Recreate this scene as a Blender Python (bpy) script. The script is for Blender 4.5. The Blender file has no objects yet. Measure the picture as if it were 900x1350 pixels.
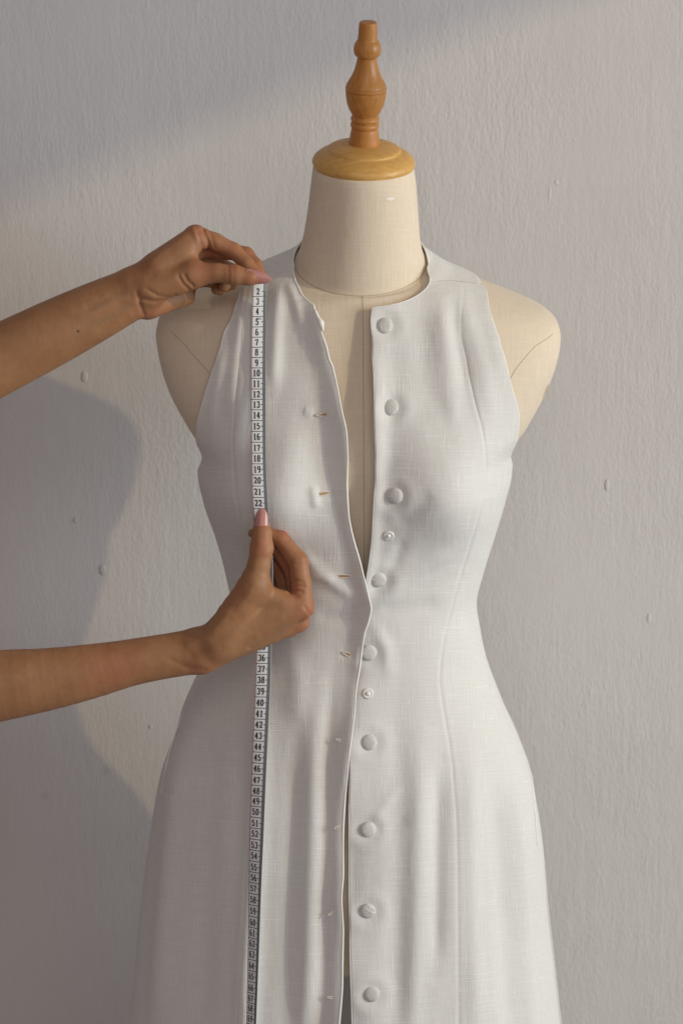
import bpy, math, random
import numpy as np
from mathutils import Vector

random.seed(7)
rng = np.random.default_rng(7)
scene = bpy.context.scene
COL = scene.collection
R = math.radians

# ------------------------------------------------------------------ camera
PITCH, DIST, PXM = R(14.0), 2.6, 1395.0        # look-down angle, metres to the form, photo pixels per metre there
FPX = DIST * PXM
AIM = np.array((0.0, 0.0, 1.15))
FWD = np.array((0.0, math.cos(PITCH), -math.sin(PITCH)))
RIGHT = np.array((1.0, 0.0, 0.0))
UP = np.cross(RIGHT, FWD)
CAM = AIM - DIST * FWD
cam_data = bpy.data.cameras.new("camera")
cam = bpy.data.objects.new("camera", cam_data)
COL.objects.link(cam)
cam.location = CAM
cam.rotation_euler = (math.pi / 2 - PITCH, 0, 0)
cam_data.sensor_fit = 'VERTICAL'
cam_data.sensor_height = 24.0
cam_data.lens = 24.0 * FPX / 1350.0
cam_data.clip_start, cam_data.clip_end = 0.05, 60
cam_data.dof.use_dof = True
cam_data.dof.focus_distance = 2.52
cam_data.dof.aperture_fstop = 5.6
scene.camera = cam


def at(px, py, Y):
    """World point where the line of sight through a photo pixel meets the vertical plane at depth Y."""
    px, py, Y = np.broadcast_arrays(np.asarray(px, float), np.asarray(py, float), np.asarray(Y, float))
    d = FWD * FPX + (px - 450)[..., None] * RIGHT + (675 - py)[..., None] * UP
    t = (Y - CAM[1]) / d[..., 1]
    return CAM + t[..., None] * d


def proj(P):
    q = np.asarray(P, float) - CAM
    z = q @ FWD
    return 450 + FPX * (q @ RIGHT) / z, 675 - FPX * (q @ UP) / z


# ------------------------------------------------------------------ light
WALL_Y = 0.25
world = bpy.data.worlds.new("World")
scene.world = world
world.use_nodes = True
wbg = world.node_tree.nodes["Background"]
wbg.inputs[0].default_value = (1.0, 0.85, 0.82, 1)
wbg.inputs[1].default_value = 0.185

scene.view_settings.view_transform = 'Standard'
scene.view_settings.look = 'None'
scene.view_settings.gamma = 1
scene.view_settings.exposure = 0.14
scene.view_settings.use_curve_mapping = False


def lamp(name, kind, loc, energy, color, aim=None):
    l = bpy.data.lights.new(name, kind)
    l.energy, l.color = energy, color
    o = bpy.data.objects.new(name, l)
    COL.objects.link(o)
    o.location = loc
    if aim is not None:
        o.rotation_euler = (Vector(aim) - Vector(loc)).to_track_quat('-Z', 'Y').to_euler()
    return o


# window daylight: broad, soft, from the right and in front
win = lamp("window_light", 'AREA', (4.2, -1.75, 1.75), 108.0, (0.84, 0.985, 1.10), (0.05, 0.1, 1.1))
win.data.shape = 'RECTANGLE'
win.data.size, win.data.size_y = 1.6, 1.6
# added fill lamp standing in for bounced light, from the front and above
fill = lamp("fill_light", 'AREA', (0.3, -2.4, 2.3), 11.5, (1.0, 0.93, 0.89), (0.0, 0.1, 1.2))
fill.data.shape = 'RECTANGLE'
fill.data.size, fill.data.size_y = 1.8, 1.4
# low warm sunlight slanting in from the right: the form's right shoulder falls on the wall at pixel (190, 548)
shoulder = at(738, 440, 0.0)
hit = at(64, 640, WALL_Y)
sdir = hit - shoulder
sdir /= np.linalg.norm(sdir)
SUN = shoulder - sdir * 4.2
e1, e2 = at(0, 262, WALL_Y), at(450, 88, WALL_Y)       # the beam's upper edge on the wall
nrm = np.cross(e1 - SUN, e2 - SUN)
nrm /= np.linalg.norm(nrm)
if nrm[2] > 0:
    nrm = -nrm
mid = (e1 + e2) / 2 - SUN
mid /= np.linalg.norm(mid)
HALF = R(24)
axis = math.cos(HALF) * mid + math.sin(HALF) * nrm
sun = lamp("low_sunbeam", 'SPOT', SUN, 215.0, (1.0, 0.78, 0.40), SUN + axis)
sun.data.spot_size = 2 * HALF
sun.data.spot_blend = 0.012
sun.data.shadow_soft_size = 0.026


# ------------------------------------------------------------------ helpers
def tag(o, label=None, cat=None, group=None, kind=None):
    if label: o["label"] = label
    if cat: o["category"] = cat
    if group: o["group"] = group
    if kind: o["kind"] = kind
    return o


def empty(name, loc=(0, 0, 0)):
    o = bpy.data.objects.new(name, None)
    COL.objects.link(o)
    o.location = loc
    o.empty_display_size = 0.05
    return o


def mesh_obj(name, verts, faces, mat, parent=None, smooth=True, uv=None):
    m = bpy.data.meshes.new(name)
    m.from_pydata([tuple(map(float, v)) for v in verts], [], [tuple(map(int, f)) for f in faces])
    m.materials.append(mat)
    if smooth:
        m.polygons.foreach_set("use_smooth", np.ones(len(m.polygons), bool))
    if uv is not None:
        lay = m.uv_layers.new(name="UVMap")
        idx = np.empty(len(m.loops), np.int32)
        m.loops.foreach_get("vertex_index", idx)
        lay.data.foreach_set("uv", np.asarray(uv, np.float32)[idx].ravel())
    m.update()
    o = bpy.data.objects.new(name, m)
    COL.objects.link(o)
    if parent is not None:
        o.parent = parent
        o.matrix_parent_inverse = parent.matrix_basis.inverted()
    return o


def grid_faces(n, m, wrap=False):
    i = np.arange(n - 1)[:, None]
    mm = m if wrap else m - 1
    j = np.arange(mm)[None, :]
    j2 = (j + 1) % m
    return np.stack([i * m + j, i * m + j2, (i + 1) * m + j2, (i + 1) * m + j], -1).reshape(-1, 4)


def tube(name, pts, r, mat, parent=None, seg=8):
    pts = np.asarray(pts, float)
    rad = np.broadcast_to(np.asarray(r, float), (len(pts),))
    T = np.gradient(pts, axis=0)
    T /= np.linalg.norm(T, axis=1)[:, None] + 1e-12
    ref = np.array((0.2, 0.9, 0.3))
    A = np.cross(T, ref); A /= np.linalg.norm(A, axis=1)[:, None] + 1e-12
    B = np.cross(T, A)
    th = np.linspace(0, 2 * np.pi, seg, endpoint=False)
    V = pts[:, None] + rad[:, None, None] * (A[:, None] * np.cos(th)[None, :, None] + B[:, None] * np.sin(th)[None, :, None])
    f = [tuple(x) for x in grid_faces(len(pts), seg, True)]
    n = len(pts)
    f += [tuple(range(seg))[::-1], tuple(range((n - 1) * seg, n * seg))]
    return mesh_obj(name, V.reshape(-1, 3), f, mat, parent)


def curve_pts(P, n):
    """Smooth curve (centripetal-ish Hermite) through a list of points, n samples by chord length."""
    P = np.asarray(P, float)
    s = np.r_[0, np.cumsum(np.linalg.norm(np.diff(P, axis=0), axis=1))]
    q = np.linspace(0, s[-1], n)
    return np.stack([herm(s, P[:, k], q) for k in range(P.shape[1])], 1)


def herm(x, y, q):
    """Monotone cubic interpolation (Fritsch-Carlson)."""
    x, y, q = np.asarray(x, float), np.asarray(y, float), np.asarray(q, float)
    h = np.diff(x); d = np.diff(y) / h
    m = np.zeros_like(y)
    m[0], m[-1] = d[0], d[-1]
    for k in range(1, len(x) - 1):
        if d[k - 1] * d[k] > 0:
            w1, w2 = 2 * h[k] + h[k - 1], h[k] + 2 * h[k - 1]
            m[k] = (w1 + w2) / (w1 / d[k - 1] + w2 / d[k])
    qq = np.clip(q, x[0], x[-1])
    k = np.clip(np.searchsorted(x, qq, side='right') - 1, 0, len(x) - 2)
    t = (qq - x[k]) / h[k]
    return ((1 + 2 * t) * (1 - t) ** 2) * y[k] + t * (1 - t) ** 2 * h[k] * m[k] + t * t * (3 - 2 * t) * y[k + 1] + t * t * (t - 1) * h[k] * m[k + 1]


# ------------------------------------------------------------------ materials
class NT:
    def __init__(self, name):
        self.mat = bpy.data.materials.new(name)
        self.mat.use_nodes = True
        self.t = self.mat.node_tree
        self.b = self.t.nodes["Principled BSDF"]
        self.out = self.t.nodes["Material Output"]

    def n(self, typ, **kw):
        nd = self.t.nodes.new(typ)
        for k, v in kw.items():
            if k.startswith("i_"):
                key = k[2:]
                nd.inputs[int(key) if key.isdigit() else key].default_value = v
            else:
                setattr(nd, k, v)
        return nd

    def l(self, a, b):
        self.t.links.new(a, b)

    def noise(self, vec, scale, detail=3, rough=0.55, sx=(1, 1, 1), loc=(0, 0, 0)):
        mp = self.n('ShaderNodeMapping')
        mp.inputs['Scale'].default_value = sx
        mp.inputs['Location'].default_value = loc
        self.l(vec, mp.inputs['Vector'])
        no = self.n('ShaderNodeTexNoise')
        no.inputs['Scale'].default_value = scale
        no.inputs['Detail'].default_value = detail
        no.inputs['Roughness'].default_value = rough
        self.l(mp.outputs[0], no.inputs['Vector'])
        return no.outputs['Fac']

    def ramp(self, fac, stops):
        r = self.n('ShaderNodeValToRGB')
        while len(r.color_ramp.elements) < len(stops):
            r.color_ramp.elements.new(0.5)
        for e, (p, c) in zip(r.color_ramp.elements, stops):
            e.position = p
            e.color = (c, c, c, 1) if isinstance(c, (int, float)) else (*c, 1)
        self.l(fac, r.inputs[0])
        return r.outputs[0]

    def math(self, op, a, b=None, clamp=False):
        m = self.n('ShaderNodeMath', operation=op, use_clamp=clamp)
        for k, v in enumerate((a, b)):
            if v is None: continue
            if isinstance(v, (int, float)): m.inputs[k].default_value = v
            else: self.l(v, m.inputs[k])
        return m.outputs[0]

    def mix(self, fac, a, b, blend='MIX'):
        m = self.n('ShaderNodeMix', data_type='RGBA', blend_type=blend)
        for k, v in ((0, fac), (6, a), (7, b)):
            if isinstance(v, (int, float)): m.inputs[k].default_value = v if k == 0 else (v, v, v, 1)
            elif isinstance(v, tuple): m.inputs[k].default_value = (*v, 1)
            else: self.l(v, m.inputs[k])
        return m.outputs[2]

    def bump(self, h, strength, dist):
        b = self.n('ShaderNodeBump')
        b.inputs['Strength'].default_value = strength
        b.inputs['Distance'].default_value = dist
        self.l(h, b.inputs['Height'])
        self.l(b.outputs[0], self.b.inputs['Normal'])
        return b


def linen(name, base, light, thread=1.0, slub=1.0, translucent=0.0, bump=0.35, rough=0.9, extra=None):
    """Slubby plain weave on a metric UV map: faint cross-hatch, sparse thick threads both ways."""
    k = NT(name)
    uv = k.n('ShaderNodeUVMap').outputs[0]
    v1 = k.noise(uv, 1.0, 2, .6, (1500, 34, 1))
    h1 = k.noise(uv, 1.0, 2, .6, (34, 1500, 1), (3, 7, 0))
    v2 = k.noise(uv, 1.0, 1, .5, (620, 22, 1), (11, 2, 0))
    h2 = k.noise(uv, 1.0, 1, .5, (22, 620, 1), (5, 13, 0))
    blot = k.noise(uv, 38, 2, .5)
    sv = k.ramp(v2, [(0.60, 0.0), (0.70, 1.0)])
    sh = k.ramp(h2, [(0.59, 0.0), (0.69, 1.0)])
    area = k.ramp(blot, [(0.42, 0.1), (0.62, 1.0)])
    sl = k.math('MULTIPLY', k.math('MAXIMUM', sv, sh), area)
    hatch = k.math('ADD', v1, h1)                       # about 1.0
    fine = k.math('MULTIPLY', k.math('SUBTRACT', hatch, 1.0), thread)
    c = k.mix(k.math('MULTIPLY', sl, 0.85 * slub, True), base, light)
    val = k.math('ADD', k.math('MULTIPLY', fine, 0.42), 1.0)
    hs = k.n('ShaderNodeVectorMath', operation='SCALE')
    k.l(c, hs.inputs[0]); k.l(val, hs.inputs['Scale'])
    colour = hs.outputs[0]
    if extra: colour = extra(k, colour)
    k.l(colour, k.b.inputs['Base Color'])
    k.b.inputs['Roughness'].default_value = rough
    k.b.inputs['Specular IOR Level'].default_value = 0.18
    k.b.inputs['Sheen Weight'].default_value = 0.12
    k.b.inputs['Sheen Roughness'].default_value = 0.5
    ht = k.math('ADD', k.math('MULTIPLY', hatch, 0.5), k.math('MULTIPLY', sl, 0.7))
    wr = k.noise(uv, 48, 4, .55, (1.7, .65, 1), (2, 9, 0))
    ht = k.math('ADD', ht, k.math('MULTIPLY', wr, 2.2))
    bp = k.bump(ht, bump, 0.0007)
    if translucent:
        tr = k.n('ShaderNodeBsdfTranslucent')
        k.l(colour, tr.inputs[0])
        mx = k.n('ShaderNodeMixShader')
        mx.inputs[0].default_value = translucent
        k.l(k.b.outputs[0], mx.inputs[1]); k.l(tr.outputs[0], mx.inputs[2])
        k.l(mx.outputs[0], k.out.inputs[0])
    return k.mat


def plain(name, col, rough=0.7, spec=0.3, noise=0.06, nscale=120):
    k = NT(name)
    tc = k.n('ShaderNodeTexCoord').outputs['Object']
    f = k.noise(tc, nscale, 3)
    c = k.mix(f, tuple(x * (1 - noise) for x in col), tuple(min(1, x * (1 + noise)) for x in col))
    k.l(c, k.b.inputs['Base Color'])
    k.b.inputs['Roughness'].default_value = rough
    k.b.inputs['Specular IOR Level'].default_value = spec
    return k.mat


def wood(name, dark, light, rough=0.42, streak=(60, 60, 7)):
    k = NT(name)
    tc = k.n('ShaderNodeTexCoord').outputs['Object']
    f = k.noise(tc, 6.0, 5, .6, streak)
    g = k.noise(tc, 30.0, 3, .5)
    fine = k.noise(tc, 18.0, 4, .7, (streak[0] * .9, streak[1] * .9, streak[2]), (4, 1, 2))
    c = k.mix(k.ramp(f, [(0.3, 0.0), (0.72, 1.0)]), dark, light)
    c = k.mix(k.math('MULTIPLY', k.ramp(fine, [(0.55, 0.0), (0.75, 1.0)]), 0.35), c, tuple(x * .55 for x in dark))
    c = k.mix(k.math('MULTIPLY', g, 0.25), c, tuple(x * .8 for x in light))
    k.l(c, k.b.inputs['Base Color'])
    k.l(k.ramp(g, [(0.3, rough - .07), (0.8, rough + .12)]), k.b.inputs['Roughness'])
    k.b.inputs['Specular IOR Level'].default_value = 0.45
    k.bump(fine, 0.12, 0.0008)
    return k.mat


def wall_mat():
    k = NT("painted_plaster")
    tc = k.n('ShaderNodeTexCoord').outputs['Object']
    a = k.noise(tc, 1.0, 4, .6, (330, 330, 150))
    b = k.noise(tc, 1.0, 3, .55, (170, 170, 34), (2, 0, 5))
    c = k.noise(tc, 3.2, 4, .6)
    s = k.noise(tc, 1.0, 2, .5, (60, 60, 3.0), (9, 0, 1))
    pt = k.noise(tc, 7.0, 3, .6, (1, 1, .8), (1, 4, 2))
    col = k.mix(k.ramp(c, [(0.3, 0.0), (0.7, 1.0)]), (0.580, 0.555, 0.543), (0.632, 0.608, 0.596))
    col = k.mix(k.math('MULTIPLY', k.ramp(b, [(0.35, 0.0), (0.8, 1.0)]), 0.35), col, (0.66, 0.642, 0.634))
    # a couple of faint grey smudges
    for (px, py, r) in ((140, 1017, 9), (60, 1050, 8)):
        p = at(px, py, WALL_Y)
        vm = k.n('ShaderNodeVectorMath', operation='DISTANCE')
        k.l(tc, vm.inputs[0]); vm.inputs[1].default_value = (p[0], WALL_Y, p[2])
        m = k.ramp(k.math('DIVIDE', vm.outputs['Value'], r / PXM), [(0.3, 1.0), (1.0, 0.0)])
        col = k.mix(k.math('MULTIPLY', m, 0.35), col, (0.42, 0.40, 0.385))
    k.l(col, k.b.inputs['Base Color'])
    k.b.inputs['Roughness'].default_value = 0.62
    k.b.inputs['Specular IOR Level'].default_value = 0.3
    h = k.math('ADD', k.math('MULTIPLY', a, 0.6), k.math('ADD', k.math('MULTIPLY', b, 0.45), k.math('MULTIPLY', s, 0.30)))
    h = k.math('MULTIPLY', h, k.ramp(pt, [(0.32, 0.3), (0.68, 1.1)]))
    k.bump(h, 0.30, 0.004)
    return k.mat


def skin_mat():
    k = NT("tanned_skin")
    tc = k.n('ShaderNodeTexCoord').outputs['Object']
    a = k.noise(tc, 42, 4, .62)
    b = k.noise(tc, 160, 3, .6)
    p = k.noise(tc, 900, 2, .6)
    at_ = k.n('ShaderNodeAttribute', attribute_name="flush")
    c = k.mix(k.ramp(a, [(0.3, 0.0), (0.7, 1.0)]), (0.285, 0.140, 0.063), (0.385, 0.200, 0.096))
    c = k.mix(k.math('MULTIPLY', b, 0.45), c, (0.31, 0.135, 0.066))
    c = k.mix(k.math('MULTIPLY', at_.outputs['Fac'], 0.95, True), c, (0.38, 0.13, 0.07))
    ve = k.n('ShaderNodeAttribute', attribute_name="vein")
    c = k.mix(k.math('MULTIPLY', ve.outputs['Fac'], 0.25, True), c, (0.19, 0.15, 0.10))
    mo = k.n('ShaderNodeAttribute', attribute_name="mole")
    c = k.mix(mo.outputs['Fac'], c, (0.05, 0.022, 0.015))
    k.l(c, k.b.inputs['Base Color'])
    k.b.inputs['Subsurface Weight'].default_value = 0.12
    k.b.inputs['Subsurface Radius'].default_value = (0.006, 0.0025, 0.0012)
    k.b.inputs['Subsurface Scale'].default_value = 0.6
    k.l(k.ramp(b, [(0.3, 0.46), (0.8, 0.62)]), k.b.inputs['Roughness'])
    k.b.inputs['Specular IOR Level'].default_value = 0.34
    h = k.math('ADD', k.math('MULTIPLY', p, 0.5), b)
    k.bump(h, 0.30, 0.0012)
    return k.mat


def marks(spots):
    def f(k, col):
        pos = k.n('ShaderNodeTexCoord').outputs['Object']
        for (p, r, c, s) in spots:
            vm = k.n('ShaderNodeVectorMath', operation='SUBTRACT')
            k.l(pos, vm.inputs[0]); vm.inputs[1].default_value = tuple(p)
            sc = k.n('ShaderNodeVectorMath', operation='MULTIPLY')
            k.l(vm.outputs[0], sc.inputs[0]); sc.inputs[1].default_value = (1 / r[0], 1 / r[0], 1 / r[1])
            ln = k.n('ShaderNodeVectorMath', operation='LENGTH')
            k.l(sc.outputs[0], ln.inputs[0])
            nz = k.noise(pos, 260, 3)
            d = k.math('ADD', ln.outputs['Value'], k.math('MULTIPLY', k.math('SUBTRACT', nz, 0.5), 1.1))
            col = k.mix(k.math('MULTIPLY', k.ramp(d, [(0.75, 1.0), (1.0, 0.0)]), s), col, c)
        return col
    return f


M_wall = wall_mat()
M_dress = linen("white_slub_linen", (0.80, 0.79, 0.772), (0.92, 0.915, 0.90), 0.58, 0.7, 0.14, 0.4)
M_bind = plain("white_linen_edge", (0.84, 0.835, 0.81), 0.85, 0.15)
M_button = linen("covered_button_linen", (0.63, 0.62, 0.60), (0.80, 0.79, 0.77), 1.2, 1.2, 0.0, 0.6)
M_seam = plain("seam_thread", (0.47, 0.38, 0.275), 0.9, 0.1)
M_stitch = plain("white_stitching", (0.74, 0.69, 0.62), 0.8, 0.2)
M_open = plain("shaded_linen_tan", (0.45, 0.31, 0.17), 0.9, 0.1)  # shade on the form's linen inside a buttonhole, put into the colour
M_snap = plain("clear_plastic", (0.80, 0.80, 0.77), 0.18, 0.6)
M_final = wood("turned_wood", (0.42, 0.165, 0.032), (0.58, 0.25, 0.058))
M_cap = wood("pale_wood_cap", (0.53, 0.285, 0.075), (0.68, 0.40, 0.12), 0.45, (14, 60, 60))
M_skin = skin_mat()
M_nail = plain("pink_nail_varnish", (0.45, 0.20, 0.185), 0.33, 0.5, 0.04)
M_tape = plain("white_tape", (0.75, 0.775, 0.79), 0.5, 0.35, 0.03)
M_tape_edge = plain("grey_scale_print", (0.235, 0.245, 0.265), 0.55, 0.3, 0.2, 1500)
M_ink = plain("black_ink", (0.045, 0.045, 0.05), 0.6, 0.2)
M_red = plain("tape_red_edge", (0.42, 0.22, 0.19), 0.6, 0.2)

# ------------------------------------------------------------------ wall
wall = empty("plaster_wall", (0, WALL_Y, 0))
tag(wall, "pale grey rough plaster wall behind the dress form", "wall")
nx, nz = 140, 140
X, Z = np.meshgrid(np.linspace(-2.2, 2.0, nx), np.linspace(0.0, 2.6, nz))
und = np.zeros_like(X)
for _ in range(14):
    kx, kz, ph = rng.uniform(2, 14), rng.uniform(1, 7), rng.uniform(0, 6.3)
    und += 0.0005 * np.sin(kx * X + kz * Z * rng.choice((-1, 1)) + ph)
Vw = np.stack([X, WALL_Y + und, Z], -1).reshape(-1, 3)
f1 = grid_faces(nz, nx)
mesh_obj("plaster_face", Vw, f1, M_wall, wall)
back = np.array([(-2.2, WALL_Y + .12, 0), (2.0, WALL_Y + .12, 0), (2.0, WALL_Y + .12, 2.6), (-2.2, WALL_Y + .12, 2.6)])
mesh_obj("masonry_back", back, [(0, 1, 2, 3)], M_wall, wall, False)


def drip(px, py, w, h, t):
    c = at(px, py, WALL_Y)
    n, m = 9, 12
    V, s = [], 1 / PXM
    for i in range(n):
        th = (i / (n - 1)) * math.pi / 2
        for j in range(m):
            ph = 2 * math.pi * j / m
            wob = 1 + 0.15 * math.sin(2 * ph + px)
            V.append((c[0] + w * s * math.sin(th) * math.cos(ph) * wob, WALL_Y + 0.0011 - 0.42 * t * s * math.cos(th), c[2] + h * s * math.sin(th) * math.sin(ph)))
    mesh_obj("plaster_drip", V, grid_faces(n, m, True), M_wall, wall)


for d in ((724, 255, 2.4, 17, 2.2), (733, 241, 4, 4.5, 2.4), (756, 184, 3, 5, 2.2), (778, 82, 3, 6, 1.6), (112, 497, 5, 8, 2.2), (136, 752, 5, 8, 3.2),
          (100, 686, 3, 4, 1.8), (199, 959, 3, 4, 1.6), (785, 1247, 3, 10, 2.4), (781, 1240, 2, 6, 1.6), (840, 1272, 3, 3.5, 1.8), (778, 912, 5, 8, 2.0),
          (855, 815, 3, 8, 1.6), (690, 480, 3, 6, 1.3), (800, 640, 3, 9, 1.3)):
    drip(*d)

# ------------------------------------------------------------------ body shape: elliptical sections, one per row
#  py   xl    xr    front  back  tilt  centreY  exponent
UPPER = [(217.5, 415.5, 542.5, .0465, .0465, 11, -.0200, 2.0), (219, 413.5, 544.5, .0475, .0475, 11, -.0198, 2.0), (223, 412, 545.5, .0485, .0485, 11, -.0192, 2.0), (240, 410, 548, .051, .051, 12, -.016, 2.0), (280, 405, 551, .054, .054, 14, -.010, 2.0),
         (310, 400, 553, .057, .056, 16, -.006, 2.0), (330, 395, 556, .060, .059, 18, -.003, 2.0), (345, 388, 562, .064, .062, 20, 0, 2.0),
         (352, 370, 577, .067, .064, 16, 0, 2.0), (362, 340, 596, .069, .066, 12.5, 0, 2.1), (375, 300, 632, .071, .068, 10, 0, 2.2),
         (390, 254, 674, .073, .070, 8.5, 0, 2.3), (400, 231, 700, .075, .072, 8, 0, 2.35), (410, 216, 719, .077, .074, 8, 0, 2.4),
         (425, 208, 734, .080, .077, 8, 0, 2.45), (440, 206, 738, .083, .080, 8, 0, 2.5), (455, 208, 737, .087, .083, 7, 0, 2.5),
         (480, 213, 731, .093, .087, 5.5, 0, 2.45), (515, 225, 717, .099, .090, 4, 0, 2.35), (555, 246, 696, .104, .092, 2, 0, 2.25), (595, 267, 671, .106, .092, 0, 0, 2.15)]
LOW_FORM = [(640, 270, 664, .104, .09, 0, 0, 2.1), (700, 293, 643, .094, .085, 0, 0, 2.1), (790, 312, 622, .080, .078, 0, 0, 2.1), (880, 285, 640, .084, .085, 0, 0, 2.1),
            (970, 250, 668, .112, .10, 0, 0, 2.1), (1080, 222, 690, .127, .11, 0, 0, 2.1), (1215, 212, 695, .136, .11, 0, 0, 2.1)]
LOW_DRESS = [(620, 266, 669, .108, .093, 0, 0, 2.1), (650, 272, 662, .106, .092, 0, 0, 2.1), (700, 289, 647, .099, .088, 0, 0, 2.1), (750, 302, 632, .093, .084, 0, 0, 2.1),
             (790, 309, 623, .090, .082, 0, 0, 2.1), (830, 300, 628, .092, .084, 0, 0, 2.1), (880, 270, 640, .100, .090, 0, 0, 2.1), (930, 247, 659, .110, .10, 0, 0, 2.1),
             (970, 235, 677, .117, .108, 0, 0, 2.1), (1020, 217, 694, .124, .115, 0, 0, 2.1), (1060, 209, 701, .128, .12, 0, 0, 2.1), (1107, 202, 708, .132, .124, 0, 0, 2.1),
             (1200, 190, 716, .139, .13, 0, 0, 2.1), (1270, 184, 724, .144, .135, 0, 0, 2.1), (1350, 175, 733, .150, .14, 0, 0, 2.1), (1450, 163, 747, .157, .148, 0, 0, 2.1), (1620, 142, 772, .168, .16, 0, 0, 2.1)]


class Body:
    def __init__(self, rows):
        T = np.array(rows, float)
        self.v = T[:, 0]
        Lp, Rp = at(T[:, 1], T[:, 0], T[:, 6]), at(T[:, 2], T[:, 0], T[:, 6])
        self.cols = [(Lp[:, 0] + Rp[:, 0]) / 2, (Rp[:, 0] - Lp[:, 0]) / 2, Lp[:, 2], T[:, 3], T[:, 4], np.radians(T[:, 5]), T[:, 6], T[:, 7]]

    def at(self, v):
        return [herm(self.v, c, v) for c in self.cols]

    def __call__(self, a, v):
        a, v = np.broadcast_arrays(np.asarray(a, float), np.asarray(v, float))
        c, w, z, df, db, ti, cy, n = [q.reshape(v.shape) for q in self.at(v.ravel())]
        s, co = np.sin(a), np.cos(a)
        x = w * np.sign(s) * np.abs(s) ** (2 / n)
        d = np.where(co > 0, df, db)
        y = -d * np.sign(co) * np.abs(co) ** (2 / n)
        xp = 450 + (c + x) * PXM
        front = np.clip(co * 1.6, 0, 1)
        for bx in (352, 590):
            sv = np.where(v < 622, 74.0, 62.0)
            y = y - 0.029 * np.exp(-((xp - bx) / 62) ** 2 - ((v - 622) / sv) ** 2) * front
        # shallow hollow between the breasts and collar
        return np.stack([c + x, cy + y * np.cos(ti), z + y * np.sin(ti)], -1)


form = Body(UPPER + LOW_FORM)
gown = Body(UPPER + LOW_DRESS)


def normals(P, flip=False):
    du = np.gradient(P, axis=1)
    dv = np.gradient(P, axis=0)
    N = np.cross(du, dv)
    N /= np.linalg.norm(N, axis=-1)[..., None] + 1e-12
    return -N if flip else N


class Locator:
    """Finds (a, v) on the front of a surface under a photo pixel."""
    def __init__(self, body):
        self.body = body
        A, V = np.meshgrid(np.linspace(-1.56, 1.56, 240), np.linspace(222, 1500, 560))
        self.A, self.V = A.ravel(), V.ravel()
        x, y = proj(body(self.A, self.V))
        self.xy = np.stack([x, y], 1)

    def __call__(self, px, py):
        k = np.argmin((self.xy[:, 0] - px) ** 2 + (self.xy[:, 1] - py) ** 2 + 2 * (np.abs(self.A) > 1.5))
        a, v = self.A[k], self.V[k]
        for _ in range(5):
            ea, ev = 1e-3, 0.2
            x0, y0 = proj(self.body(a, v))
            xa, ya = proj(self.body(a + ea, v))
            xv, yv = proj(self.body(a, v + ev))
            J = np.array([[(xa - x0) / ea, (xv - x0) / ev], [(ya - y0) / ea, (yv - y0) / ev]], float)
            try:
                st = np.linalg.solve(J + 1e-6 * np.eye(2), np.array([px - x0, py - y0], float))
            except np.linalg.LinAlgError:
                break
            a = float(np.clip(a + np.clip(st[0], -.05, .05), -1.56, 1.56))
            v = float(v + np.clip(st[1], -6, 6))
        return a, v




def gown_off(a, v):
    a, v = np.broadcast_arrays(np.asarray(a, float), np.asarray(v, float))
    n = np.stack([np.sin(a) * 0.6, -np.cos(a), 0 * a], -1)
    n = n / np.linalg.norm(n, axis=-1)[..., None]
    return gown(a, v) + 0.008 * n


loc_form, loc_gown = Locator(form), Locator(gown_off)

# ------------------------------------------------------------------ dress form
dform = empty("dress_form", at(470, 1215, 0.0))
tag(dform, "linen covered dress form with turned wooden finial wearing the white dress", "mannequin")
vs = np.unique(np.concatenate([np.linspace(217.5, 224, 10), np.linspace(224, 345, 50), np.linspace(345, 460, 90), np.linspace(460, 1215, 150)]))
aa = np.linspace(-np.pi, np.pi, 180, endpoint=False)
A, V = np.meshgrid(aa, vs)
P = form(A, V)
u_arc = np.sign(A) * np.minimum(np.abs(A), np.pi) * 0.14
UVf = np.stack([np.where(np.abs(A) < 1.2, P[..., 0], P[..., 0] + np.sign(A) * (P[..., 1])), P[..., 2] + 0.3 * P[..., 1]], -1).reshape(-1, 2)
fs = [tuple(f) for f in grid_faces(len(vs), len(aa), True)]
n0 = len(aa)
fs += [tuple(range(n0))[::-1], tuple(range((len(vs) - 1) * n0, len(vs) * n0))]
stain = form(*loc_form(719, 515))
nick = form(*loc_form(515, 262))
M_form = linen("natural_linen", (0.715, 0.61, 0.48), (0.77, 0.67, 0.545), 0.6, 0.4, 0.0, 0.3, 0.85,
               marks([(stain, (.004, .011), (.42, .22, .07), .8), (nick, (.0055, .0016), (.85, .82, .76), .7)]))
mesh_obj("torso_cover", P.reshape(-1, 3), fs, M_form, dform, True, UVf)


def seam_on(pts, n, r=0.0003, body=form, lift=0.0001, mat=None, parent=dform, name="seam"):
    av = np.array([loc_form(*p) for p in pts])
    q = curve_pts(np.c_[av[:, 0] * 300, av[:, 1]], n)
    P = body(q[:, 0] / 300, q[:, 1])
    tube(name, P - np.array((0, lift, 0)), r, mat or M_seam, parent, 6)


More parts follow.
